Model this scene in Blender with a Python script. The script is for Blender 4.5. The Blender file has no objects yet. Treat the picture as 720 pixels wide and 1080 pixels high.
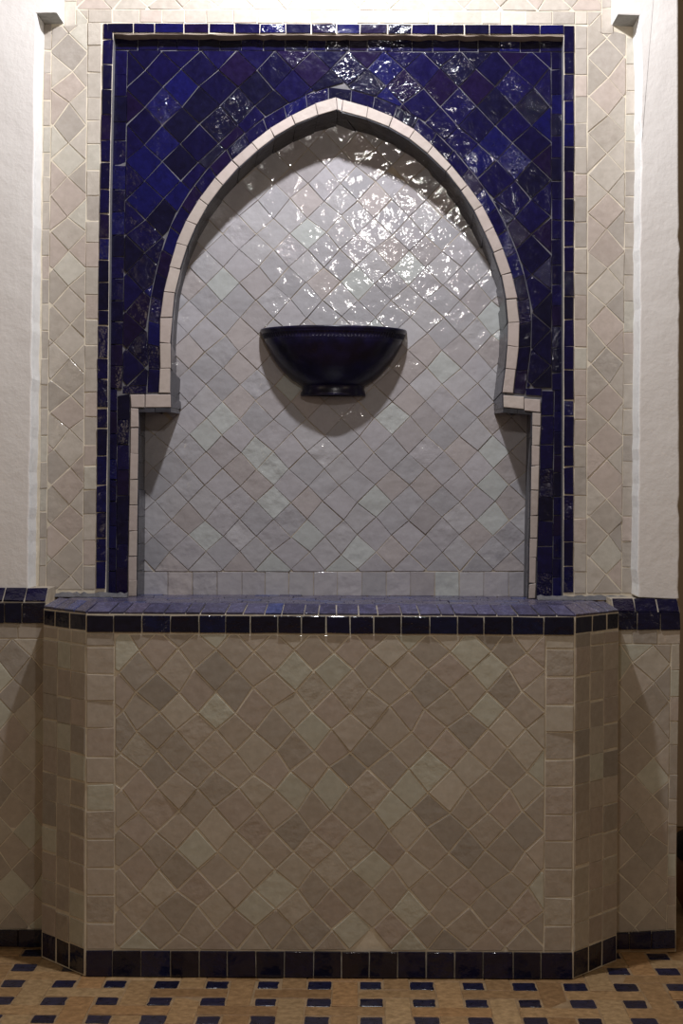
import bpy, bmesh, math, random
from mathutils import Vector, Matrix
from mathutils.geometry import tessellate_polygon

random.seed(11)
C = bpy.context.scene.collection
F = 1638.0                      # focal length in pixels (1080 high frame)
D = 3.9                         # camera to basin front
H = 1.24                        # camera height
VX, VY = 378.0, 510.0           # vanishing point
ROLL = math.radians(0.35)
cr, sr = math.cos(ROLL), math.sin(ROLL)

# depth planes (world Y)
YF, YC, YW, YP, YT, YB, YN = 0.0, 0.15, 0.23, 0.27, 0.37, 0.41, 0.53


def P(px, py, Y):
    """point of the place that lies on depth plane Y under this pixel of the survey photo"""
    dx, dy = px - VX, py - VY
    u = dx * cr + dy * sr
    v = -dx * sr + dy * cr
    z = D + Y
    return Vector((u * z / F, Y, H - v * z / F))


# ------------------------------------------------------------------ tagging
def tag(o, label=None, cat=None, group=None, kind=None):
    if label: o['label'] = label
    if cat: o['category'] = cat
    if group: o['group'] = group
    if kind: o['kind'] = kind
    return o


def empty(name, loc):
    o = bpy.data.objects.new(name, None)
    o.location = loc
    o.empty_display_size = 0.1
    C.objects.link(o)
    return o


def link(name, bm, mats, parent=None, smooth=False):
    me = bpy.data.meshes.new(name)
    bm.normal_update()
    bm.to_mesh(me)
    bm.free()
    for m in (mats if isinstance(mats, (list, tuple)) else [mats]):
        me.materials.append(m)
    if smooth:
        for p in me.polygons:
            p.use_smooth = True
    o = bpy.data.objects.new(name, me)
    C.objects.link(o)
    if parent is not None:
        o.parent = parent
        o.matrix_parent_inverse = Matrix.Translation(-parent.location) if parent.type == 'EMPTY' else Matrix()
    return o


def new_bm():
    bm = bmesh.new()
    bm.loops.layers.float_color.new('tint')
    return bm


# ------------------------------------------------------------------ materials
def nodes(name):
    m = bpy.data.materials.new(name)
    m.use_nodes = True
    nt = m.node_tree
    b = nt.nodes['Principled BSDF']
    return m, nt, b


def nn(nt, t, **kw):
    n = nt.nodes.new(t)
    for k, v in kw.items():
        if k in n.inputs.keys():
            n.inputs[k].default_value = v
        else:
            setattr(n, k, v)
    return n


def mixc(nt, fac, a, b, blend='MIX'):
    n = nt.nodes.new('ShaderNodeMix')
    n.data_type = 'RGBA'
    n.blend_type = blend
    for sock, val in ((n.inputs[0], fac), (n.inputs[6], a), (n.inputs[7], b)):
        if hasattr(val, 'node'):
            nt.links.new(val, sock)
        elif isinstance(val, (int, float)):
            sock.default_value = val
        else:
            sock.default_value = (*val, 1.0)
    return n.outputs[2]


def math_(nt, op, a, b=0.0):
    n = nt.nodes.new('ShaderNodeMath')
    n.operation = op
    for s, v in ((n.inputs[0], a), (n.inputs[1], b)):
        if hasattr(v, 'node'):
            nt.links.new(v, s)
        else:
            s.default_value = v
    return n.outputs[0]


def ramp(nt, fac, lo, hi):
    n = nt.nodes.new('ShaderNodeMapRange')
    n.inputs['From Min'].default_value = lo
    n.inputs['From Max'].default_value = hi
    nt.links.new(fac, n.inputs['Value'])
    return n.outputs['Result']


def glaze(name, rough, wave, pit, mottle, stain, coat=0.0, spec=0.5, scale=32.0):
    """hand-cut glazed tile: wavy surface, pits, colour held per tile in 'tint' (alpha = how pitted)"""
    m, nt, b = nodes(name)
    tc = nn(nt, 'ShaderNodeTexCoord')
    at = nn(nt, 'ShaderNodeAttribute', attribute_name='tint')
    n1 = nn(nt, 'ShaderNodeTexNoise', Scale=scale, Detail=2.0, Roughness=0.45)
    n2 = nn(nt, 'ShaderNodeTexNoise', Scale=150.0, Detail=2.0, Roughness=0.6)
    n3 = nn(nt, 'ShaderNodeTexNoise', Scale=210.0, Detail=1.0)
    n4 = nn(nt, 'ShaderNodeTexNoise', Scale=55.0, Detail=4.0, Roughness=0.65)
    for n in (n1, n2, n3, n4):
        nt.links.new(tc.outputs['Object'], n.inputs['Vector'])
    mo = ramp(nt, n4.outputs['Fac'], 0.35, 0.7)
    dark = mixc(nt, 1.0, at.outputs['Color'], (1 - mottle, 1 - mottle * 1.05, 1 - mottle * 1.15), 'MULTIPLY')
    col = mixc(nt, mo, dark, at.outputs['Color'])
    sp = ramp(nt, n2.outputs['Fac'], 0.72, 0.8)
    col = mixc(nt, math_(nt, 'MULTIPLY', sp, 0.55), col, stain)
    nt.links.new(col, b.inputs['Base Color'])
    r = math_(nt, 'ADD', math_(nt, 'MULTIPLY', n4.outputs['Fac'], 0.06), rough)
    nt.links.new(r, b.inputs['Roughness'])
    b.inputs['Specular IOR Level'].default_value = spec
    b.inputs['Coat Weight'].default_value = coat
    b.inputs['Coat Roughness'].default_value = 0.06
    fine = math_(nt, 'MULTIPLY', math_(nt, 'MULTIPLY', n3.outputs['Fac'], at.outputs['Alpha']), pit)
    amp = math_(nt, 'MULTIPLY', math_(nt, 'ADD', math_(nt, 'MULTIPLY', at.outputs['Alpha'], 1.1), 0.65), wave)
    hgt = math_(nt, 'ADD', math_(nt, 'MULTIPLY', n1.outputs['Fac'], amp), fine)
    hgt = math_(nt, 'ADD', hgt, math_(nt, 'MULTIPLY', n2.outputs['Fac'], wave * 0.06))
    bp = nn(nt, 'ShaderNodeBump', Strength=1.0, Distance=1.0)
    nt.links.new(hgt, bp.inputs['Height'])
    nt.links.new(bp.outputs['Normal'], b.inputs['Normal'])
    if coat:
        nt.links.new(bp.outputs['Normal'], b.inputs['Coat Normal'])
    return m


def rough_mat(name, col, var, scale, bump, rough=0.9, fine=0.0):
    m, nt, b = nodes(name)
    tc = nn(nt, 'ShaderNodeTexCoord')
    n1 = nn(nt, 'ShaderNodeTexNoise', Scale=scale, Detail=6.0, Roughness=0.6)
    n2 = nn(nt, 'ShaderNodeTexNoise', Scale=scale * 7, Detail=4.0, Roughness=0.65)
    for n in (n1, n2):
        nt.links.new(tc.outputs['Object'], n.inputs['Vector'])
    f = ramp(nt, n1.outputs['Fac'], 0.3, 0.7)
    nt.links.new(mixc(nt, f, var, col), b.inputs['Base Color'])
    b.inputs['Roughness'].default_value = rough
    b.inputs['Specular IOR Level'].default_value = 0.25
    h = math_(nt, 'ADD', math_(nt, 'MULTIPLY', n1.outputs['Fac'], bump), math_(nt, 'MULTIPLY', n2.outputs['Fac'], fine))
    bp = nn(nt, 'ShaderNodeBump', Strength=1.0, Distance=1.0)
    nt.links.new(h, bp.inputs['Height'])
    nt.links.new(bp.outputs['Normal'], b.inputs['Normal'])
    return m


M = {}
M['white'] = glaze('cream_zellige', 0.12, 0.0020, 0.0005, 0.14, (0.20, 0.15, 0.10))
M['niche_white'] = glaze('white_zellige', 0.03, 0.0056, 0.0006, 0.08, (0.30, 0.25, 0.20), spec=0.6, scale=23.0)
M['blue'] = glaze('blue_zellige', 0.10, 0.0042, 0.0015, 0.35, (0.03, 0.03, 0.13), spec=0.6, scale=27.0)
M['trim'] = glaze('cut_white_tile', 0.45, 0.0015, 0.0005, 0.10, (0.25, 0.19, 0.15), spec=0.3)
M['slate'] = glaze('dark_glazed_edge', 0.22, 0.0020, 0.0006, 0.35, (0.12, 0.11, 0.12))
M['brick'] = glaze('floor_brick', 0.50, 0.0030, 0.0012, 0.42, (0.22, 0.11, 0.05), spec=0.35)
M['rim'] = glaze('worn_lit_blue_rim', 0.24, 0.0026, 0.0010, 0.40, (0.20, 0.19, 0.26), spec=0.6)  # worn blue glaze, with the ledge's bright reflection put into its colour
M['floor_blue'] = glaze('worn_blue_inset', 0.25, 0.0035, 0.0012, 0.50, (0.25, 0.22, 0.20))
M['grout'] = rough_mat('cream_grout', (0.76, 0.68, 0.55), (0.60, 0.53, 0.42), 30, 0.002)
M['grout_grey'] = rough_mat('grey_grout', (0.17, 0.16, 0.17), (0.10, 0.10, 0.11), 40, 0.002)
M['grout_niche'] = rough_mat('tan_grout', (0.50, 0.44, 0.36), (0.30, 0.25, 0.20), 30, 0.002)
M['mortar'] = rough_mat('brown_mortar', (0.30, 0.24, 0.20), (0.20, 0.16, 0.13), 25, 0.003)
M['floor_grout'] = rough_mat('floor_grout', (0.38, 0.26, 0.15), (0.26, 0.17, 0.09), 20, 0.002)
M['plaster'] = rough_mat('painted_plaster', (0.80, 0.755, 0.72), (0.76, 0.71, 0.675), 9, 0.004, 0.85, 0.0009)
M['reveal_paint'] = rough_mat('white_reveal_paint', (0.86, 0.85, 0.83), (0.80, 0.79, 0.77), 14, 0.004, 0.8, 0.001)
M['far_wall'] = rough_mat('tan_plaster', (0.72, 0.60, 0.47), (0.64, 0.52, 0.40), 6, 0.003)
M['soffit_shade'] = rough_mat('shaded_soffit', (0.36, 0.35, 0.32), (0.26, 0.25, 0.23), 40, 0.004)  # plaster underside in shade, the shade painted in as grey

# colours of single tiles (linear), with weights
NICHE = [((.425, .405, .43), 5), ((.39, .378, .402), 4), ((.445, .43, .45), 4), ((.425, .385, .385), 3), ((.475, .49, .485), 2), ((.375, .348, .36), 2)]
CREAM = [((.50, .43, .36), 5), ((.45, .39, .33), 4), ((.54, .48, .40), 3), ((.49, .41, .35), 4), ((.56, .54, .45), 2), ((.41, .36, .31), 2)]
PALE = [((.53, .475, .415), 4), ((.48, .425, .37), 4), ((.56, .52, .45), 2), ((.51, .43, .38), 3), ((.45, .40, .355), 2)]
BLUE = [((.006, .0045, .044), 6), ((.005, .004, .032), 4), ((.009, .0045, .032), 2), ((.006, .006, .068), 2), ((.005, .0045, .024), 2)]
RIM = [((.100, .095, .190), 4), ((.080, .075, .150), 4), ((.120, .105, .180), 3), ((.060, .075, .220), 2)]  # ledge blues, paled to carry the light reflected from above
DARK = [((.006, .006, .026), 4), ((.008, .007, .035), 4), ((.010, .008, .024), 2), ((.007, .009, .045), 1)]
PINKW = [((.48, .405, .375), 4), ((.45, .385, .35), 3), ((.51, .44, .40), 2)]
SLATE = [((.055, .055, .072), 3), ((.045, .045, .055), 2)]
CLAY = [((.47, .290, .140), 4), ((.41, .245, .115), 4), ((.50, .33, .17), 3), ((.35, .20, .09), 2), ((.46, .26, .115), 2)]
INSET = [((.020, .020, .060), 4), ((.030, .030, .070), 3), ((.014, .014, .045), 2)]


def pick(pal):
    t = random.uniform(0, sum(w for _, w in pal))
    for c, w in pal:
        t -= w
        if t <= 0:
            break
    k = random.gauss(1.0, 0.045)
    return tuple(max(0.0, x * k) for x in c)


# ------------------------------------------------------------------ polygons
def area2(p):
    return 0.5 * sum(p[i][0] * p[(i + 1) % len(p)][1] - p[(i + 1) % len(p)][0] * p[i][1] for i in range(len(p)))


def clip(poly, a, n):
    """keep the side of the line through a where (p-a).n >= 0"""
    out = []
    for i in range(len(poly)):
        p, q = poly[i], poly[(i + 1) % len(poly)]
        dp = (p[0] - a[0]) * n[0] + (p[1] - a[1]) * n[1]
        dq = (q[0] - a[0]) * n[0] + (q[1] - a[1]) * n[1]
        if dp >= 0:
            out.append(p)
        if (dp >= 0) != (dq >= 0):
            t = dp / (dp - dq)
            out.append((p[0] + (q[0] - p[0]) * t, p[1] + (q[1] - p[1]) * t))
    return out


def clip_convex(poly, region):
    s = 1.0 if area2(region) > 0 else -1.0
    for i in range(len(region)):
        a, b = region[i], region[(i + 1) % len(region)]
        n = (-(b[1] - a[1]) * s, (b[0] - a[0]) * s)
        poly = clip(poly, a, n)
        if len(poly) < 3:
            return []
    return poly


def inset2(p, d):
    """inset a convex CCW polygon, same number of corners; None when it collapses"""
    n = len(p)
    res = []
    for i in range(n):
        a, b, c = p[i - 1], p[i], p[(i + 1) % n]
        e1 = (b[0] - a[0], b[1] - a[1]); e2 = (c[0] - b[0], c[1] - b[1])
        l1 = math.hypot(*e1); l2 = math.hypot(*e2)
        n1 = (-e1[1] / l1, e1[0] / l1); n2 = (-e2[1] / l2, e2[0] / l2)
        k = 1 + n1[0] * n2[0] + n1[1] * n2[1]
        k = max(k, 0.35)
        res.append((b[0] + (n1[0] + n2[0]) * d / k, b[1] + (n1[1] + n2[1]) * d / k))
    for i in range(n):
        a, b = p[i], p[(i + 1) % n]
        c, e = res[i], res[(i + 1) % n]
        if (b[0] - a[0]) * (e[0] - c[0]) + (b[1] - a[1]) * (e[1] - c[1]) <= 0:
            return None
    return res


def tile(bm, pts, nrm, col, gap=0.0024, h=0.0018, bev=0.0011, tilt=0.012, pit=None, mi=0, sink=0.006, jit=0.0):
    """one hand-cut tile: pts = its cell (3D, planar); it stands h proud of its grout with worn edges"""
    nrm = nrm.normalized()
    c = sum(pts, Vector()) / len(pts)
    u = (pts[1] - pts[0]).normalized()
    u = (u - nrm * u.dot(nrm)).normalized()
    v = nrm.cross(u)
    p2 = [((p - c).dot(u), (p - c).dot(v)) for p in pts]
    if area2(p2) < 0:
        p2.reverse()
    q = []
    for p in p2:                                        # drop tiny edges
        if not q or math.hypot(p[0] - q[-1][0], p[1] - q[-1][1]) > 0.004:
            q.append(p)
    while len(q) > 2 and math.hypot(q[0][0] - q[-1][0], q[0][1] - q[-1][1]) <= 0.004:
        q.pop()
    if len(q) < 3 or area2(q) < 0.00012:
        return
    r1 = inset2(q, gap * 0.5)
    if r1 is None or area2(r1) < 0.00008:
        return
    jit = jit or 0.0005
    if jit:
        r1 = [(a + random.gauss(0, jit), b + random.gauss(0, jit)) for a, b in r1]
    r2 = inset2(r1, bev)
    if r2 is None:
        return
    ta, tb = random.gauss(0, tilt), random.gauss(0, tilt)
    hh = h + random.gauss(0, 0.0005)
    lay = bm.loops.layers.float_color['tint']
    if pit is None:
        pit = random.random() ** 2.5
    rgba = (*col, pit)

    def ring(poly, base, follow):
        return [bm.verts.new(c + u * a + v * b + nrm * (base + follow * (ta * a + tb * b))) for a, b in poly]
    v0 = ring(r1, -sink, 0.0)
    v1 = ring(r1, hh - bev * 0.8, 1.0)
    v2 = ring(r2, hh, 1.0)
    fs = []
    n = len(r1)
    for i in range(n):
        j = (i + 1) % n
        fs.append(bm.faces.new((v0[i], v0[j], v1[j], v1[i])))
        fs.append(bm.faces.new((v1[i], v1[j], v2[j], v2[i])))
    fs.append(bm.faces.new(v2))
    for f in fs:
        f.material_index = mi
        for l in f.loops:
            l[lay] = rgba


def slab(bm, outline, depth, mi=0):
    """solid from a (possibly concave) planar outline of 3D points, pushed along vector depth"""
    tris = tessellate_polygon([outline])
    a = [bm.verts.new(p) for p in outline]
    b = [bm.verts.new(p + depth) for p in outline]
    fs = []
    for t in tris:
        fs.append(bm.faces.new([a[i] for i in t]))
        fs.append(bm.faces.new([b[i] for i in reversed(t)]))
    n = len(outline)
    for i in range(n):
        j = (i + 1) % n
        fs.append(bm.faces.new((a[i], a[j], b[j], b[i])))
    for f in fs:
        f.material_index = mi
    bmesh.ops.recalc_face_normals(bm, faces=fs)


def pxslab(bm, outline, Y, thick, mi=0):
    slab(bm, [P(x, y, Y) for x, y in outline], Vector((0, thick, 0)), mi)


FRONT = Vector((0, -1, 0))


def ptile(bm, poly, Y, pal, **kw):
    if len(poly) >= 3:
        tile(bm, [P(x, y, Y) for x, y in poly], FRONT, pick(pal), **kw)


def diamonds(bm, x0, y0, hw, hh, region, Y, pal, jit=1.3, cut=None, **kw):
    """diagonal tiling whose corners are shared and a little off, clipped to a region"""
    J = {}

    def corner(i, j):
        if (i, j) not in J:
            J[(i, j)] = (x0 + i * hw + random.gauss(0, jit), y0 + j * hh + random.gauss(0, jit))
        return J[(i, j)]
    xs = [p[0] for p in region]; ys = [p[1] for p in region]
    i0, i1 = int((min(xs) - x0) / hw) - 2, int((max(xs) - x0) / hw) + 2
    j0, j1 = int((min(ys) - y0) / hh) - 2, int((max(ys) - y0) / hh) + 2
    for i in range(i0, i1 + 1):
        for j in range(j0, j1 + 1):
            if (i + j) % 2 == 0:
                continue
            poly = [corner(i - 1, j), corner(i, j - 1), corner(i + 1, j), corner(i, j + 1)]
            poly = clip_convex(poly, region)
            if len(poly) >= 3 and cut:
                poly = cut(poly)
            ptile(bm, poly, Y, pal, **kw)


def column(bm, top, bot, pitch, Y, pal, var=1.5, joints=None, **kw):
    """stack of tiles between two horizontal px segments: top=(xl,xr,y) bot=(xl,xr,y)"""
    y0, y1 = top[2], bot[2]
    if joints is None:
        n = max(1, round((y1 - y0) / pitch))
        joints = [y0 + (y1 - y0) * k / n + (random.gauss(0, var) if 0 < k < n else 0) for k in range(n + 1)]

    def X(y, s):
        t = (y - y0) / (y1 - y0)
        return top[s] + (bot[s] - top[s]) * t
    for a, b in zip(joints, joints[1:]):
        d0, d1 = random.gauss(0, .5), random.gauss(0, .5)
        ptile(bm, [(X(a, 0), a + d0), (X(a, 1), a + d1), (X(b, 1), b), (X(b, 0), b)], Y, pal, **kw)


def row(bm, left, right, pitch, Y, pal, var=1.5, joints=None, **kw):
    """run of tiles between two vertical px segments: left=(x,yt,yb) right=(x,yt,yb)"""
    x0, x1 = left[0], right[0]
    if joints is None:
        n = max(1, round((x1 - x0) / pitch))
        joints = [x0 + (x1 - x0) * k / n + (random.gauss(0, var) if 0 < k < n else 0) for k in range(n + 1)]

    def yy(x, s):
        t = (x - x0) / (x1 - x0)
        return left[s] + (right[s] - left[s]) * t
    for a, b in zip(joints, joints[1:]):
        ptile(bm, [(a, yy(a, 1)), (b, yy(b, 1)), (b, yy(b, 2)), (a, yy(a, 2))], Y, pal, **kw)


# ================================================================== ARCH (surveyed joints)
OL = [(167.6, 414.4), (168.9, 388.7), (168.4, 361.5), (168.9, 335.3), (172.9, 308), (179, 281.8), (186, 256.5), (196, 233),
      (210, 210), (226.7, 187.8), (244.7, 169.2), (265.6, 150.6), (284.5, 135.6), (307.2, 122), (332.2, 109.4), (354.4, 103.0)]
IL = [(179.3, 415), (180.3, 388.7), (180.2, 362.5), (181.8, 335), (184.6, 309), (190.4, 284.5), (197.8, 260), (207.3, 237.4),
      (219.5, 216.8), (234.8, 196), (252.2, 176.7), (271.7, 158.9), (289.2, 145.2), (311.4, 131.9), (335, 122), (355.8, 116.4)]
OR = [(354.4, 103.0), (361.7, 105.4), (387.9, 112.9), (414.2, 123.5), (437.5, 137.2), (456.5, 154.2), (476, 174.6), (492.9, 195.6),
      (508.3, 216.9), (520.2, 239.8), (530.2, 262.4), (539.2, 287.6), (545.2, 314.9), (547.6, 340), (546.8, 366.4), (544.0, 389.7), (540.7, 415)]
IR = [(355.8, 116.4), (360.2, 118.0), (386.5, 125), (409.8, 134.3), (431.1, 146.9), (450.6, 162.3), (470.2, 181.3), (485.8, 201.4),
      (499.6, 222.7), (510.6, 245.4), (520.0, 267.2), (528.4, 290.6), (533.2, 315.8), (535.4, 341), (534.9, 364.4), (532.5, 388.7), (529.4, 414)]
BL = [(190.4, 424), (184.0, 390), (183.6, 357), (185.4, 328), (189, 306), (195.8, 284.7), (203.6, 265), (212, 245.5),
      (223, 226), (238.5, 204.5), (257, 186), (276.7, 169.5), (299, 155), (326.7, 141.6), (354, 132)]
BR = [(354, 132), (379, 138.6), (408, 149), (437.5, 167.5), (461, 190.6), (479.5, 215), (496, 241), (506, 258), (513.5, 272), (520, 291), (525, 315),
      (527, 341), (526.2, 364), (525, 388), (520.5, 424)]
OUT = OL + OR[1:]


def offset_curve(c, d):
    res = []
    for i in range(len(c)):
        a = c[max(0, i - 1)]; b = c[min(len(c) - 1, i + 1)]
        t = (b[0] - a[0], b[1] - a[1]); l = math.hypot(*t)
        res.append((c[i][0] + t[1] / l * d, c[i][1] - t[0] / l * d))
    return res


BAND = offset_curve(OUT, 12.6)          # outer edge of the blue band round the arch
BAND[0] = (155.2, 414.4); BAND[-1] = (553.4, 416.0)


def cut_arch(poly):
    cx = sum(p[0] for p in poly) / len(poly); cy = sum(p[1] for p in poly) / len(poly)
    best = None
    for a, b in zip(BAND, BAND[1:]):
        ex, ey = b[0] - a[0], b[1] - a[1]
        t = max(0, min(1, ((cx - a[0]) * ex + (cy - a[1]) * ey) / (ex * ex + ey * ey)))
        qx, qy = a[0] + ex * t, a[1] + ey * t
        d = math.hypot(cx - qx, cy - qy)
        if best is None or d < best[0]:
            l = math.hypot(ex, ey)
            best = (d, (qx, qy), (ey / l, -ex / l))
    return clip(poly, best[1], best[2])


# ================================================================== WALL BACK (tiled, around the niche)
bm = new_bm()
pxslab(bm, [(10, -260), (709, -260), (709, 40), (594.2, 37.2), (119.6, 35.2), (10, 36)], YT, 0.19)          # above
pxslab(bm, [(10, 34), (119.6, 35.2), (116, 200), (114.2, 400), (112, 628.5), (10, 628.5)], YT, 0.19)                                        # left
pxslab(bm, [(594.2, 37.2), (709, 40), (709, 631.5), (593.6, 631.5)], YT, 0.19)                                    # right
BX0, BX1 = P(45, 820, YC).x, P(651, 820, YC).x
slab(bm, [Vector((BX0, YT - .010, 0)), Vector((BX1, YT - .010, 0)), Vector((BX1, YT - .010, .912)), Vector((BX0, YT - .010, .912))], Vector((0, .20, 0)))
bm.normal_update()
for f in bm.faces:                                       # the sides of the recess are grey mortar
    if abs(f.normal.x) > .7 and abs(f.calc_center_median().x) < .75 and f.calc_center_median().z > .92:
        f.material_index = 1
wall_back = tag(link('wall_back', bm, [M['grout'], M['grout_grey']]), 'cream tiled wall around the blue framed niche', None, None, 'structure')

bm = new_bm()
column(bm, (92.6, 107.4, 24), (87.2, 100.4, 622), 26.5, YT, PALE)
column(bm, (606, 619.2, 26), (604.9, 618.3, 626), 26, YT, PALE)
row(bm, (93, 10, 24), (606, 12, 26), 25.5, YT, PALE)
row(bm, (606, 12, 26), (619, 12, 26), 13, YT, PALE)
column(bm, (46.3, 54.6, 24), (41.2, 48.8, 622), 27, YT, PALE)
column(bm, (660, 671, 40), (655, 667.5, 626), 28, YT, PALE)
column(bm, (68, 80.5, -25), (67.6, 80.2, 29), 27, YT, PALE)
column(bm, (634, 647, -20), (634, 647, 36), 28, YT, PALE)
link('tile_border', bm, M['white'], wall_back)
bm = new_bm()
diamonds(bm, 73.5, 35.5, 18.9, 19.1, [(54.6, 29), (92.6, 24), (87.2, 622), (48.8, 622)], YT, PALE)
diamonds(bm, 640, 41, 19.6, 20.2, [(619.2, 26), (660, 36), (655, 626), (618.3, 626)], YT, PALE)
diamonds(bm, 99, -10, 18.6, 19.6, [(80.5, -110), (634, -110), (634, 12), (80.5, 10)], YT, PALE)
diamonds(bm, 99, -10, 18.6, 19.6, [(80.2, 10), (93, 10), (92.6, 24), (80.2, 29)], YT, PALE)
diamonds(bm, 99, -10, 18.6, 19.6, [(619, 12), (634, 12), (634, 36), (619, 26)], YT, PALE)
link('tile_field', bm, M['white'], wall_back)
# thin mortar fillets where the tiled wall meets the basin top
for nm, xa, xb, lab in (('trim_1', 42, 135, 'thin mortar fillet left of the niche'), ('trim_2', 566, 668, 'thin mortar fillet right of the niche')):
    bm = new_bm()
    n = 24
    prev = None
    for k in range(n + 1):
        x = xa + (xb - xa) * k / n
        p = P(x, 620, YT)
        w = 0.010 + random.uniform(-.003, .003)
        zt = 0.936 + random.uniform(-.003, .003)
        prof = [Vector((p.x, YT + .002, zt)), Vector((p.x, YT - .009, zt - .003)), Vector((p.x, YT - .009 - w, 0.925)), Vector((p.x, YT + .002, 0.925))]
        cur = [bm.verts.new(q) for q in prof]
        if prev:
            for i in range(4):
                bm.faces.new((prev[i], prev[(i + 1) % 4], cur[(i + 1) % 4], cur[i]))
        else:
            bm.faces.new(cur)
        prev = cur
    bm.faces.new(list(reversed(prev)))
    bmesh.ops.recalc_face_normals(bm, faces=bm.faces[:])
    tag(link(nm, bm, M['grout_grey']), lab, None, None, 'structure')

# ================================================================== PLASTER WALLS
def plaster_wall(name, outline, label):
    bm = new_bm()
    pts = []
    for i in range(len(outline)):
        a, b = outline[i], outline[(i + 1) % len(outline)]
        n = 1 if max(abs(a[0]), abs(b[0])) > 760 or min(a[0], b[0]) < -20 or min(a[1], b[1]) < -100 else max(1, int(math.hypot(b[0] - a[0], b[1] - a[1]) / 12))
        for k in range(n):
            t = k / n
            w = 0.5 if n > 1 else 0
            pts.append(P(a[0] + (b[0] - a[0]) * t + random.gauss(0, w), a[1] + (b[1] - a[1]) * t + random.gauss(0, w * .6), YP))
    slab(bm, pts, Vector((0, 0.34, 0)))
    bm.normal_update()
    for f in bm.faces:                                   # the return beside the tiles is painted white, its soffit greyed with painted shade
        if abs(f.normal.x) > 0.6:
            f.material_index = 1
        elif f.normal.z < -0.6:
            f.material_index = 2
    o = link(name, bm, [M['plaster'], M['reveal_paint'], M['soffit_shade']])
    md = o.modifiers.new('edge', 'BEVEL')
    md.width = 0.004; md.segments = 2; md.limit_method = 'ANGLE'; md.angle_limit = math.radians(50)
    return tag(o, label, None, None, 'structure')


wall_left = plaster_wall('wall_left', [(-900, -300), (60.5, -300), (60, 13.5), (39, 14), (36.5, 100), (35, 250), (33, 400), (30.5, 560), (30, 622), (-900, 620)],
                         'pale plaster wall left of the tiled niche above a blue cap')
wall_right = plaster_wall('wall_right', [(651, -300), (714.5, -300), (716, 200), (716, 400), (716, 632), (672, 630), (672.5, 560), (674, 400), (675.5, 200), (676, 100), (674.6, 16.5), (651, 15.5)],
                          'pale plaster strip right of the tiled niche above a blue cap')


# ================================================================== TILED LOWER WALLS (dado), caps, skirting
def zpx(px, py, Y):
    return P(px, py, Y).z


CLX, CRX = P(45, 820, YC).x, P(651, 820, YC).x       # outer ends of the basin's slanted sides
ZD0, ZD1 = 0.864, 0.918                               # dark row on the wings
WRX = P(713.5, 820, YW).x                             # right wall corner


def box(bm, a, b, mi=0):
    o = [Vector((a[0], a[1], a[2])), Vector((b[0], a[1], a[2])), Vector((b[0], a[1], b[2])), Vector((a[0], a[1], b[2]))]
    slab(bm, o, Vector((0, b[1] - a[1], 0)), mi)


def wing(ztop, x_out, x_in, parent, body_name):
    bm = new_bm()
    box(bm, (min(x_out, x_in), YW, 0.0), (max(x_out, x_in), YW + 0.32, ztop))
    return link(body_name, bm, M['grout'], parent)


LX0 = -1.75
wing(.913, LX0, CLX, wall_left, 'dado_core')
wing(.898, CRX, WRX, wall_right, 'dado_core')

ptop_l = 673.5
bm = new_bm()
diamonds(bm, 32, 733, 18.2, 20.4, [(-330, 672.5), (47, 673.5), (47, 980), (-330, 976)], YW, CREAM, gap=0.0026)
row(bm, (-330, 656.5, 672.5), (47, 657.5, 673.5), 30, YW, CREAM)
link('dado_tiles', bm, M['white'], wall_left)
bm = new_bm()
diamonds(bm, 688, 680.5, 18.6, 19.8, [(640, 679), (707.5, 679.5), (702.5, 981), (640, 985)], YW, CREAM, gap=0.0026)
row(bm, (640, 664.5, 679), (717, 664.5, 679.5), 24, YW, CREAM)
column(bm, (707.5, 717, 679.5), (702.5, 711.8, 980), 28, YW, CREAM)
link('dado_tiles', bm, M['white'], wall_right)
# caps: upright dark row and sloping row up to the plaster
def cap(name, pxl, pxr, parent, ytop, ymid, ybot):
    bm = new_bm()
    row(bm, (pxl, ymid[0], ybot[0]), (pxr, ymid[1], ybot[1]), 22.5, YW, DARK, h=0.006)
    xa, xb = P(pxl, 640, YW).x, P(pxr, 640, YW).x
    n = max(1, round((xb - xa) / 0.056))
    nrm = Vector((0, -0.035, 0.045))
    xs = [xa + (xb - xa) * k / n + random.gauss(0, .003) * (0 < k < n) for k in range(n + 1)]
    for a, b in zip(xs, xs[1:]):
        z1 = -.003 + H - (ymid[0] - VY + 2.0 * (1 if pxl < 300 else -1)) * (D + YW) / F
        pts = [Vector((a, YW, z1)), Vector((b, YW, z1)), Vector((b, YP - .002, z1 + .034)), Vector((a, YP - .002, z1 + .034))]
        tile(bm, pts, Vector((0, -.034, .038)), pick(BLUE), h=.003, gap=.004)
    o = link(name, bm, M['blue'], parent)
    b2 = new_bm()
    z1 = z1 - .001
    slab(b2, [Vector((xa, YW + .002, z1 - .03)), Vector((xa, YW + .002, z1)), Vector((xa, YP, z1 + .033)), Vector((xa, YP + .12, z1 + .033)), Vector((xa, YP + .12, z1 - .03))], Vector((xb - xa, 0, 0)))
    link('dado_cap_bed', b2, M['grout_niche'], parent)


cap('dado_cap', -330, 48, wall_left, None, (633.5, 635.5), (656.5, 657.5))
cap('dado_cap', 647, 717, wall_right, None, (645, 645), (664.5, 664.5))


def skirting(name, pxl, pxr, yt, yb, label):
    bm = new_bm()
    row(bm, (pxl, yt[0], yb[0]), (pxr, yt[1], yb[1]), 25, YW, DARK, h=0.008)
    box(bm, (P(pxl, 990, YW).x, YW - 0.002, 0.0), (P(pxr, 990, YW).x, YW + 0.01, 0.047), 1)
    return tag(link(name, bm, [M['blue'], M['floor_grout']]), label, None, None, 'structure')


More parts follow.
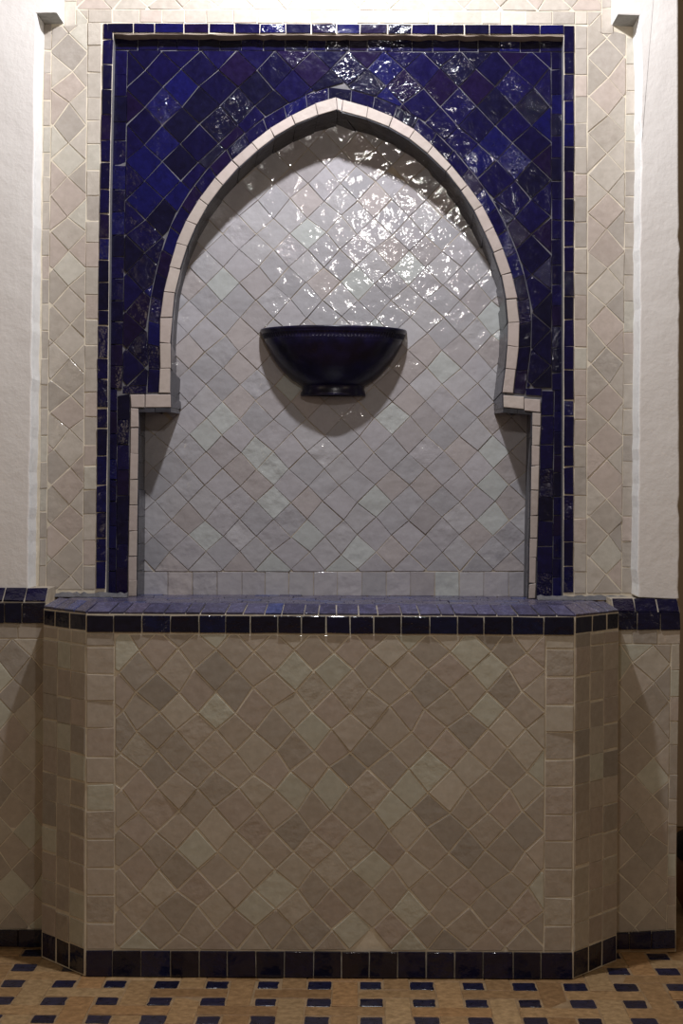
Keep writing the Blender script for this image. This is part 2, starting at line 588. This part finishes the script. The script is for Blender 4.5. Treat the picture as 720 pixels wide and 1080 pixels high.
skirting('baseboard_left', -330, 47, (976, 980), (997, 998.5), 'dark blue tile skirting left of the basin')
skirting('baseboard_right', 640, 711.6, (984, 980), (1001, 1000), 'dark blue tile skirting right of the basin')

# wall further back past the right corner
bm = new_bm()
box(bm, (0.80, 1.75, 0.0), (3.2, 1.9, 3.1))
tag(link('wall_rear', bm, M['far_wall']), 'dim tan wall seen past the right corner', None, None, 'structure')

# ================================================================== BASIN
FL, FR = P(90, 820, YF).x, P(605.5, 820, YF).x
basin = empty('fountain_basin', (0.5 * (FL + FR), 0.1, 0.0))
tag(basin, 'wide tiled fountain basin with slanted corners and dark blue rim below the niche', 'fountain basin')
YTOP = YT - 0.012
plan = [(CLX, YTOP), (CLX, YC), (FL, YF), (FR, YF), (CRX, YC), (CRX, YTOP)]


def inset_plan(d):
    n1 = Vector((FL - CLX, YF - YC)); n1 = Vector((n1.y, -n1.x)).normalized()
    return plan


ZR0, ZR1, ZB1, ZTOP = 0.864, 0.909, 0.931, 0.926
bm = new_bm()
slab(bm, [Vector((x, y, 0)) for x, y in plan], Vector((0, 0, ZR1)))
link('core', bm, M['grout'], basin)
YTOP = YT - 0.012

bm = new_bm()                                            # front field of diagonal tiles
diamonds(bm, 146.7, 728.3, 20.37, 20.95, [(121, 668.5), (575.5, 670.5), (573, 1003.5), (121, 1001.5)], YF, CREAM, jit=1.7, gap=0.0042, h=.0024)
link('front_panel', bm, M['white'], basin)
for nm, xa, xb, yt, yb in (('l', (90.8, 121), (91, 121), 667.5, 1001.6), ('r', (575.5, 605.8), (573, 602.8), 670.3, 1003.6)):
    bm = new_bm()
    column(bm, (*xa, yt), (*xb, yb), 28.6, YF, CREAM, joints=[yt, yt + 14] + [yt + 14 + (yb - yt - 14) * k / 11 + random.gauss(0, 1) for k in range(1, 11)] + [yb], gap=0.0040, h=.0024)
    link('border_column', bm, M['white'], basin)


def slant(nm, A, B):
    """tiles on a slanted side from plan point A (at the wall) to B (front corner)"""
    A = Vector((A[0], A[1], 0)); B = Vector((B[0], B[1], 0))
    t = B - A
    nrm = t.cross(Vector((0, 0, 1))).normalized()
    if nrm.y > 0:
        nrm = -nrm
    up = Vector((0, 0, 1))
    bm = new_bm()
    cuts = [0, .345, .66, 1.0]
    zs = [0.069] + [0.069 + (ZR0 - .034 - .069) * k / 11 for k in range(1, 12)] + [ZR0]
    for a, b in zip(cuts, cuts[1:]):
        for z0, z1 in zip(zs, zs[1:]):
            j = [random.gauss(0, .002) for _ in range(4)]
            tile(bm, [A + t * a + up * (z0 + j[0]), A + t * b + up * (z0 + j[0]), A + t * b + up * (z1 + j[1]), A + t * a + up * (z1 + j[1])], nrm, pick(CREAM), gap=.0040)
    link('slanted_panel', bm, M['white'], basin)
    bm = new_bm()
    for a, b in zip(cuts, cuts[1:]):
        tile(bm, [A + t * a, A + t * b, A + t * b + up * .069, A + t * a + up * .069], nrm, pick(DARK), h=.0015, gap=.0060)
    link('skirting', bm, M['blue'], basin)
    bm = new_bm()
    cuts = [0, .28, .62, 1.0]
    for a, b in zip(cuts, cuts[1:]):
        tile(bm, [A + t * a + up * ZR0, A + t * b + up * ZR0, A + t * b + up * ZR1, A + t * a + up * ZR1], nrm, pick(DARK), h=.0015, gap=.0060)
    link('rim_row', bm, M['blue'], basin)


slant('l', (CLX, YC), (FL, YF))
slant('r', (CRX, YC), (FR, YF))
bm = new_bm()
row(bm, (90.5, 1001.7, 1029.6), (604, 1003.8, 1032.5), 30, YF, DARK, h=0.007, var=0.8, gap=.0030,
    joints=[90.5, 119, 149, 180, 210.7, 240, 270, 300, 330.7, 360, 389.3, 419, 449, 479, 509, 540.7, 570, 603.5])
link('skirting', bm, M['blue'], basin)
bm = new_bm()
row(bm, (91, 648.3, 667), (605.8, 650.3, 670), 28, YF, DARK, h=0.006, gap=.0032, joints=[91, 120, 150, 180, 210, 238, 264, 293, 318, 344, 369, 394, 423, 453, 482, 510, 540, 573, 605.5])
link('rim_row', bm, M['blue'], basin)

# rim cap: sloping front row, then the flat top back to the niche
bm = new_bm()
d = 0.050
ang = math.atan2(YC, FL - CLX)
inL, inR = FL + d * math.tan(ang / 2), FR - d * math.tan(ang / 2)
cL = Vector((CLX + d * math.sin(ang), YC + d * math.cos(ang), ZB1))
cR = Vector((CRX - d * math.sin(ang), YC + d * math.cos(ang), ZB1))


def strip(bm, a0, a1, b0, b1, n, pal, nrm, **kw):
    ts = [k / n + (random.gauss(0, .1 / n) if 0 < k < n else 0) for k in range(n + 1)]
    for s, e in zip(ts, ts[1:]):
        tile(bm, [a0.lerp(a1, s), a0.lerp(a1, e), b0.lerp(b1, e), b0.lerp(b1, s)], nrm, pick(pal), **kw)


f0, f1 = Vector((FL, YF, ZR1)), Vector((FR, YF, ZR1))
g0, g1 = Vector((inL, d, ZB1)), Vector((inR, d, ZB1))
strip(bm, f0, f1, g0, g1, 25, RIM, Vector((0, -.022, .05)), h=.005, tilt=.008, gap=.003)
e0, e1 = Vector((CLX, YC, ZR1)), Vector((CRX, YC, ZR1))
strip(bm, e0, f0, cL, g0, 4, RIM, (f0 - e0).cross(cL - e0), h=.006)
strip(bm, f1, e1, g1, cR, 4, RIM, (e1 - f1).cross(cR - e1) , h=.006)
link('rim_slope', bm, M['rim'], basin)
bm = new_bm()                                           # bed under the rim tiles
prof = [Vector((CLX, YC, ZR1)), f0, f1, Vector((CRX, YC, ZR1))]
ins = [cL, g0, g1, cR]
dz = Vector((0, 0, -.001))
vo = [bm.verts.new(p + dz) for p in prof]; vi = [bm.verts.new(p + dz) for p in ins]
for i in range(3):
    bm.faces.new((vo[i], vo[i + 1], vi[i + 1], vi[i]))
bk = [Vector((cL.x, YTOP, .917)), cL.xy.to_3d() + Vector((0, 0, .923)), g0.xy.to_3d() + Vector((0, 0, .923)), g1.xy.to_3d() + Vector((0, 0, .923)), cR.xy.to_3d() + Vector((0, 0, .923)), Vector((cR.x, YTOP, .917))]
slab(bm, bk, Vector((0, 0, -.02)))
link('rim_bed', bm, M['grout_niche'], basin)
bm = new_bm()
reg = [(cL.x, YTOP), (cL.x, cL.y), (inL, d), (inR, d), (cR.x, cR.y), (cR.x, YTOP)]
for r in range(5):
    ya = d + r * .0645; yb = ya + .0645
    x = cL.x - random.uniform(0, .06)
    while x < cR.x:
        w = random.uniform(.058, .075)
        poly = clip_convex([(x, ya), (x + w, ya), (x + w, min(yb, YTOP)), (x, min(yb, YTOP))], reg)
        if len(poly) >= 3:
            tile(bm, [Vector((a, b, ZTOP - 0.018 * b)) for a, b in poly], Vector((0, 0, 1)), pick(RIM), h=.004, tilt=.008, sink=.004)
        x += w
link('rim_top', bm, M['rim'], basin)

# ================================================================== NICHE
niche = empty('fountain_niche', (P(355, 620, YB).x, YB, 0.93))
tag(niche, 'pointed-arch wall niche of white tiles framed by deep blue tiles', 'wall niche')

# solid behind the blue tiles (its inside faces make the depth of the niche)
bm = new_bm()
LS = [(146.3, 430), (145.6, 520), (144, 628.5)]
RS = [(560.6, 434), (558.4, 530), (556.6, 631)]
out = [(122, 628.5), (121, 30), (593, 30), (592, 631.5)] + list(reversed(RS)) + [(530.5, 430.5)] + list(reversed(IR)) + list(reversed(IL[:-1])) + [(180.3, 430)] + LS
out = [(x, y) for x, y in out]
pxslab(bm, out, YB, YN - YB + 0.012)
link('core', bm, M['grout_grey'], niche)

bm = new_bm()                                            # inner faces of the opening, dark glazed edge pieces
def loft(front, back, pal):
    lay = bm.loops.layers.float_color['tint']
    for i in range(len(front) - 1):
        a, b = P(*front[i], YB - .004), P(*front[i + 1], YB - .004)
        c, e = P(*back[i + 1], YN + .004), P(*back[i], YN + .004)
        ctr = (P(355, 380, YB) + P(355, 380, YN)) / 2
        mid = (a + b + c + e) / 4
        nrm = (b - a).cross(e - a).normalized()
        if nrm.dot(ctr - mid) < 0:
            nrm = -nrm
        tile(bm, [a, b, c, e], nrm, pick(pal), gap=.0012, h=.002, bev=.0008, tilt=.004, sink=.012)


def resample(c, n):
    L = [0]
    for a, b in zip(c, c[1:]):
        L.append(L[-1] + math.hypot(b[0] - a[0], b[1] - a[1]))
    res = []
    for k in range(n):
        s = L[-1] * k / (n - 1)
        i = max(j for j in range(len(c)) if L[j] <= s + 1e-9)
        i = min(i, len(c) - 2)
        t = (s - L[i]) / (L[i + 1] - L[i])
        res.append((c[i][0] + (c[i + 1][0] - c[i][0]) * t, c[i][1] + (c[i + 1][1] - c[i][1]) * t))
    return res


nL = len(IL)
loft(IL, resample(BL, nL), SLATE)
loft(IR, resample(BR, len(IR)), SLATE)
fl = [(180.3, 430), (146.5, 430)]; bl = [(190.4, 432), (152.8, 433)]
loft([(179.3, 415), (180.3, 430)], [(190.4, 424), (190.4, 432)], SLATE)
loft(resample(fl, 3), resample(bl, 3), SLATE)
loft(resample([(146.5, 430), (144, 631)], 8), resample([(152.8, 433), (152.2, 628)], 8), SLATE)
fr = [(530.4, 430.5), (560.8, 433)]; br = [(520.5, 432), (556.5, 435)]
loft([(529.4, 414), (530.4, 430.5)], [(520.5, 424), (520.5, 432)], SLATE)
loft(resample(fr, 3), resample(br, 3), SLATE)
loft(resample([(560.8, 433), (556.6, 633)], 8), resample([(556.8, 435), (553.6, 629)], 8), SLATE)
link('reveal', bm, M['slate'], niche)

bm = new_bm()                                            # back of the niche
pxslab(bm, [(140, 626.5), (140, 410), (170, 400), (170, 300), (250, 150), (354, 110), (460, 150), (545, 300), (545, 400), (572, 410), (572, 629)], YN, 0.05, 1)
diamonds(bm, 341.7, 530, 17.85, 17.72, [(150, 602.8), (150, 330), (170, 280), (205, 220), (280, 148), (354, 116), (430, 148), (505, 220), (540, 280), (560, 330), (560, 602.8)],
         YN, NICHE, jit=1.0, gap=.0018, tilt=.009, bev=.0008, h=.0020)
link('back_panel', bm, [M['niche_white'], M['grout_niche']], niche)
bm = new_bm()
row(bm, (150, 603, 628), (557, 603, 629.5), 25, YN, NICHE, joints=[150, 177, 203, 229, 255, 279.3, 304.3, 330.7, 355.7, 381.7, 407.3, 432.7, 458.3, 484, 510, 536, 557], gap=.002, h=.0024)
link('base_row', bm, M['niche_white'], niche)

bm = new_bm()                                            # tiled sill inside the niche
sx0, sx1 = P(121, 630, YT).x, P(594, 630, YT).x
ya = YT - .010
while ya < YN:
    yb = min(ya + .0605, YN + .004)
    x = sx0 - random.uniform(0, .05)
    while x < sx1:
        w = random.uniform(.058, .075)
        xa, xb = max(x, sx0), min(x + w, sx1)
        if xb - xa > .012:
            tile(bm, [Vector((xa, ya, .926 - .018 * ya)), Vector((xb, ya, .926 - .018 * ya)), Vector((xb, yb, .926 - .018 * yb)), Vector((xa, yb, .926 - .018 * yb))], Vector((0, 0, 1)), pick(RIM), h=.004, tilt=.008, sink=.004)
        x += w
    ya = yb
slab(bm, [Vector((sx0, YT - .010, .917)), Vector((sx1, YT - .010, .917)), Vector((sx1, YN + .01, .914)), Vector((sx0, YN + .01, .914))], Vector((0, 0, -.002)), 1)
link('sill', bm, [M['rim'], M['grout_grey']], niche)

bm = new_bm()                                            # white edging of the arch and steps
def voussoirs(bm, inner, outer, Y, pal, **kw):
    for i in range(len(inner) - 1):
        poly = [inner[i], inner[i + 1], outer[i + 1], outer[i]]
        tile(bm, [P(*p, Y) for p in poly], FRONT, pick(pal), **kw)
tk = dict(gap=.0018, h=.006, bev=.0012, tilt=.006)
voussoirs(bm, IL, OL, YB, PINKW, **tk)
voussoirs(bm, IR, OR, YB, PINKW, **tk)
link('arch_edging', bm, M['trim'], niche)
for polys, top, bot, jn in (
        (([(137.6, 416), (153.2, 416), (153.2, 430), (137.9, 430)], [(153.2, 416), (180.3, 416), (180.3, 430), (153.2, 430)]),
         (137.8, 146.6, 430), (135, 144.3, 630), [430, 451, 478.7, 505.7, 532.6, 560, 586.7, 612.5, 629]),
        (([(530.4, 416.5), (552.4, 418.5), (552.2, 432), (530.4, 430)], [(552.4, 420.2), (569.9, 421.6), (569.5, 435), (552.2, 433.5)]),
         (561.2, 570.2, 435.5), (556.7, 564.2, 632), [435.5, 449, 470, 491, 517, 544, 567.7, 588, 615, 631])):
    bm = new_bm()
    for poly in polys:
        ptile(bm, poly, YB, PINKW, **tk)
    column(bm, top, bot, 27, YB, PINKW, joints=jn, **tk)
    link('step_edging', bm, M['trim'], niche)

bm = new_bm()                                            # blue band following the arch
kw = dict(gap=.0020, h=.003, tilt=.02)
n = 34
oo, ob = resample(OUT, n), resample(BAND, n)
for i in range(n - 1):
    ptile(bm, [oo[i], oo[i + 1], ob[i + 1], ob[i]], YB, BLUE, **kw)
link('arch_band', bm, M['blue'], niche)

bm = new_bm()                                            # diagonal blue field
diamonds(bm, 152.7, 73, 19.45, 19.6, [(134.6, 53.2), (581, 55.4), (581.6, 409), (355, 409), (129, 407)], YB, BLUE, jit=1.0, cut=lambda p: cut_arch(p), gap=.0022, h=.0034, tilt=.014, bev=.0009)
for poly in ([(129, 407), (155, 407), (154.6, 415.5), (129, 415.5)], [(553.6, 409.3), (571, 409.3), (571, 418), (553.6, 417.2)]):
    ptile(bm, poly, YB, BLUE, **kw)
link('spandrel_tiles', bm, M['blue'], niche)

bm = new_bm()                                            # inner straight frame
row(bm, (121, 37, 53), (593, 39, 55.2), 23, YB, BLUE, **kw)
column(bm, (120.4, 134.6, 53), (116.6, 132.4, 200), 23, YB, BLUE, **kw)
column(bm, (116.6, 132.4, 200), (115, 129, 410), 23, YB, BLUE, **kw)
column(bm, (114.6, 124, 410), (112.4, 122.4, 628), 23, YB, BLUE, **kw)
column(bm, (124, 137.2, 415.5), (122.4, 134.7, 628), 28, YB, BLUE, **kw)
column(bm, (581, 593.4, 55.2), (581.6, 593.2, 412), 23, YB, BLUE, **kw)
column(bm, (584, 593.2, 412), (582.2, 592.6, 631), 23, YB, BLUE, **kw)
column(bm, (571, 584, 412), (565, 582.2, 631), 28, YB, BLUE, **kw)
link('inner_frame', bm, M['blue'], niche)

bm = new_bm()                                            # outer frame, standing forward on the wall face
kw2 = dict(gap=.0030, h=.004, tilt=.02)
row(bm, (113, 24.3, 35), (594.5, 26.3, 37), 26.4, YT, BLUE, **kw2)
ptile(bm, [(108.6, 25), (112.6, 24.3), (119.5, 35.2), (119.4, 42.5), (108.6, 41.5)], YT, BLUE, **kw2)
column(bm, (108.6, 119.6, 42), (105, 116, 200), 26, YT, BLUE, var=2, **kw2)
column(bm, (105, 116, 200), (102.2, 114.2, 400), 26, YT, BLUE, var=2, **kw2)
column(bm, (102.2, 114.2, 400), (101, 112.0, 621), 26, YT, BLUE, var=2, **kw2)
column(bm, (594.3, 605.6, 26.4), (593.6, 604.6, 625.5), 25.5, YT, BLUE, var=2, **kw2)
link('outer_frame', bm, M['blue'], niche)
bm = new_bm()                                            # rough mortar lip under the top frame
n = 60
prev = None
for k in range(n + 1):
    x = 119.6 + (594.4 - 119.6) * k / n
    p = P(x, 35.6 + 2.0 * k / n, YT)
    w = random.uniform(0, .003)
    cur = [bm.verts.new(p + Vector((0, .001, .004))), bm.verts.new(p + Vector((0, .001, -w))), bm.verts.new(p + Vector((0, YB - YT + .002, -.003 - w * 1.5))), bm.verts.new(p + Vector((0, YB - YT + .002, .004)))]
    if prev:
        for i in range(4):
            bm.faces.new((prev[i], prev[(i + 1) % 4], cur[(i + 1) % 4], cur[i]))
    prev = cur
bmesh.ops.recalc_face_normals(bm, faces=bm.faces[:])
link('frame_lip', bm, M['mortar'], niche)

# ================================================================== BOWL
def half_lathe(bm, prof, sy, n=64, flute=None):
    """prof: (r, z) outside going down; half turn towards the viewer with flat back"""
    rings = []
    for k, (r, z) in enumerate(prof):
        ring_ = []
        for i in range(n + 1):
            a = math.pi * i / n
            rr = r
            if flute and flute[0] <= z <= flute[1]:
                rr -= flute[3] * (0.5 + 0.5 * math.cos(i * math.pi / 2))
            ring_.append(bm.verts.new((rr * math.cos(a), -rr * math.sin(a) * sy, z)))
        rings.append(ring_)
    for a, b in zip(rings, rings[1:]):
        for i in range(n):
            bm.faces.new((a[i], a[i + 1], b[i + 1], b[i]))
    return rings


pc = P(351.6, 349, YN)
bowl = empty('wall_bowl', (pc.x, YN - .004, pc.z - .19))
tag(bowl, 'dark blue glazed ceramic half bowl fixed to the white tiled niche', 'bowl')
M['bowl'], nt, b = nodes('cobalt_glaze')
b.inputs['Base Color'].default_value = (.008, .006, .036, 1)
b.inputs['Roughness'].default_value = .28
b.inputs['Specular IOR Level'].default_value = .35
tc = nn(nt, 'ShaderNodeTexCoord'); n1 = nn(nt, 'ShaderNodeTexNoise', Scale=30.0, Detail=3.0)
nt.links.new(tc.outputs['Object'], n1.inputs['Vector'])
bp = nn(nt, 'ShaderNodeBump', Strength=1.0, Distance=.0012)
nt.links.new(n1.outputs['Fac'], bp.inputs['Height']); nt.links.new(bp.outputs['Normal'], b.inputs['Normal'])
nt.links.new(mixc(nt, ramp(nt, n1.outputs['Fac'], .35, .7), (.004, .003, .014), (.008, .006, .036)), b.inputs['Base Color'])

S = (D + YN) / F                       # metres per pixel at the niche back
def bz(y):                             # pixel row -> height above bowl empty
    return (349 - y) * S + .19
R0 = 77.0 * S
SY = 0.71
outer = [(R0 - .001, bz(348.6)), (R0 + .0004, bz(349.6)), (R0 - .0005, bz(350.8)), (R0 - .0022, bz(352.2)), (R0 - .0034, bz(352.9)), (R0 - .0030, bz(353.4)),
         (R0 - .0034, bz(353.8)), (R0 - .0092, bz(358.8)), (R0 - .0094, bz(359.2)), (R0 - .0115, bz(360.2)), (R0 - .0112, bz(361.0)),
         (R0 - .0215, bz(368.5)), (R0 - .034, bz(377)), (R0 - .051, bz(386)), (R0 - .070, bz(394)), (R0 - .091, bz(401)), (R0 - .111, bz(406)), (R0 - .119, bz(407.5)), (0.0, bz(407.5))]
bm = bmesh.new()
rings = half_lathe(bm, outer[:-1], SY, 240, (bz(358.85), bz(353.6), 0, .0030))
# inside of the bowl
inn = [(R0 - .001, bz(348.6)), (R0 - .004, bz(348.3)), (R0 - .008, bz(349)), (R0 - .03, bz(364)), (R0 - .07, bz(386)), (R0 - .13, bz(400)), (.004, bz(402))]
r2 = half_lathe(bm, inn, SY, 240)
bmesh.ops.remove_doubles(bm, verts=bm.verts[:], dist=1e-5)
# flat back
o_ = outer[:-1]
back = [Vector((r, 0.0, z)) for r, z in o_] + [Vector((-r, 0.0, z)) for r, z in reversed(o_)]
tri = tessellate_polygon([back])
bv = [bm.verts.new(p + Vector((0, .0005, 0))) for p in back]
for t in tri:
    bm.faces.new([bv[i] for i in t])
bmesh.ops.recalc_face_normals(bm, faces=bm.faces[:])
o = link('body', bm, M['bowl'], None, smooth=True); o.parent = bowl
bm = bmesh.new()
fr_ = 33.0 * S
foot = [(fr_ + .002, bz(406)), (fr_, bz(408)), (fr_ - .0005, bz(411)), (fr_ + .002, bz(414)), (fr_ + .004, bz(416.4)), (fr_ + .004, bz(417.6)), (fr_ + .001, bz(418.3)), (fr_ - .012, bz(418.3)), (fr_ - .014, bz(414)), (.002, bz(414))]
half_lathe(bm, foot, SY, 64)
back = [Vector((r, 0, z)) for r, z in foot[:7]] + [Vector((-r, 0, z)) for r, z in reversed(foot[:7])]
bv = [bm.verts.new(p) for p in back]
for t in tessellate_polygon([back]):
    bm.faces.new([bv[i] for i in t])
bmesh.ops.recalc_face_normals(bm, faces=bm.faces[:])
o = link('foot', bm, M['bowl'], None, smooth=True); o.parent = bowl

# ================================================================== FLOOR
U = 0.0632
FX, FY = 0.038, -0.058
bm = new_bm()
box(bm, (-2.6, -4.6, -0.06), (3.2, 1.9, -0.003), 1)
up = Vector((0, 0, 1))


def cell(i, j, w, l):
    x = FX + (i - .5) * U; y = FY + (j - .5) * U
    return [Vector((x, y, -.004)), Vector((x + w * U, y, -.004)), Vector((x + w * U, y + l * U, -.004)), Vector((x, y + l * U, -.004))]


i0, i1, j0, j1 = -28, 18, -26, 6
fk = dict(gap=.0022, h=.0026, bev=.0012, tilt=.008, jit=.0012)
for j in range(j0, j1 + 1):
    for i in range(i0, i1 + 1):
        if j % 2 == 0:
            continue
        ph = 1 if (j // 2) % 2 == 0 else 3
        if i % 4 == ph:
            tile(bm, cell(i, j - 1, 1, 3), up, pick(CLAY), **fk)            # brick laid away from the viewer
            tile(bm, cell(i + 1, j, 3, 1), up, pick(CLAY), **fk)            # brick laid across
floor = tag(link('floor', bm, [M['brick'], M['floor_grout']]), 'terracotta brick floor with small dark blue square insets', None, None, 'structure')
bm = new_bm()
for j in range(j0, j1 + 1):
    for i in range(i0, i1 + 1):
        if j % 2 == 0 and i % 2 == 0:
            q = cell(i, j, 1, 1)
            c = sum(q, Vector()) / 4
            k = random.uniform(.84, .97)
            q = [c + (p - c) * (k * random.uniform(.93, 1.04)) for p in q]
            q2 = []
            for a, b_ in zip(q, q[1:] + q[:1]):
                q2 += [a.lerp(b_, .08), a.lerp(b_, .5) + (c - a.lerp(b_, .5)) * random.uniform(-.03, .08), a.lerp(b_, .92)]
            tile(bm, q2, up, pick(INSET), gap=.002, h=.0024, bev=.0006, tilt=.004)
link('inset_tiles', bm, M['floor_blue'], floor)

# ================================================================== VESSEL past the right corner
pot = empty('floor_vessel', (1.10, 0.62, 0.0))
tag(pot, 'brown vessel with a black top standing past the right wall corner', 'vessel')
M['pot'] = rough_mat('brown_clay', (.20, .085, .035), (.12, .05, .02), 14, .003, .6)
M['black'] = rough_mat('black_top', (.012, .011, .010), (.006, .006, .006), 30, .006, .7)


def lathe(bm, prof, n=40):
    rings = [[bm.verts.new((r * math.cos(2 * math.pi * i / n), r * math.sin(2 * math.pi * i / n), z)) for i in range(n)] for r, z in prof]
    for a, b_ in zip(rings, rings[1:]):
        for i in range(n):
            bm.faces.new((a[i], a[(i + 1) % n], b_[(i + 1) % n], b_[i]))
    bm.faces.new(rings[0]); bm.faces.new(rings[-1])
    bmesh.ops.recalc_face_normals(bm, faces=bm.faces[:])


bm = bmesh.new(); lathe(bm, [(.12, 0), (.15, .01), (.17, .05), (.176, .10), (.172, .14), (.165, .16)])
o = link('body', bm, M['pot'], None, True); o.parent = pot
bm = bmesh.new(); lathe(bm, [(.165, .158), (.172, .165), (.174, .19), (.168, .215), (.150, .225), (.02, .228)])
o = link('lid', bm, M['black'], None, True); o.parent = pot

# ================================================================== LIGHTS
def lamp(name, kind, loc, energy, color, **kw):
    l = bpy.data.lights.new(name, kind)
    l.energy = energy; l.color = color
    for k, v in kw.items():
        setattr(l, k, v)
    o = bpy.data.objects.new(name, l)
    o.location = loc
    C.objects.link(o)
    return o


lamp('ceiling_spot', 'POINT', (-0.06, YN - 0.92, 2.98), 112.0, (.95, .96, 1.0), shadow_soft_size=0.035)
for sx in (-1, 1):  # added warm fill from both sides, not lamps of the room
    l = lamp('side_fill', 'AREA', (2.5 * sx, -3.3, 1.9), 6.0, (1.0, .80, .58), shape='RECTANGLE', size=1.0, size_y=1.0)
    l.rotation_euler = (Vector((0, .2, .6)) - l.location).to_track_quat('-Z', 'Y').to_euler()
lamp('room_lamp', 'POINT', (.14, -1.95, 2.37), 24.0, (1.0, .95, .90), shadow_soft_size=0.055)
w = bpy.data.worlds.new('World')
bpy.context.scene.world = w
w.use_nodes = True
w.node_tree.nodes['Background'].inputs[0].default_value = (1.0, .80, .60, 1)
w.node_tree.nodes['Background'].inputs[1].default_value = 0.085

# ================================================================== CAMERA
cam = bpy.data.cameras.new('Camera')
cam.sensor_fit = 'VERTICAL'
cam.sensor_height = 36.0
cam.lens = F / 1080 * 36.0
cam.shift_x = -(VX - 360) / 1080
cam.shift_y = -(540 - VY) / 1080
co = bpy.data.objects.new('Camera', cam)
co.matrix_world = Matrix.Translation((0, -D, H)) @ Matrix.Rotation(math.radians(90), 4, 'X') @ Matrix.Rotation(ROLL, 4, 'Z')
C.objects.link(co)
sc = bpy.context.scene
sc.camera = co
sc.view_settings.view_transform = 'Standard'
sc.view_settings.look = 'None'
sc.view_settings.exposure = 0.0
sc.view_settings.gamma = 1.0
sc.view_settings.use_curve_mapping = False
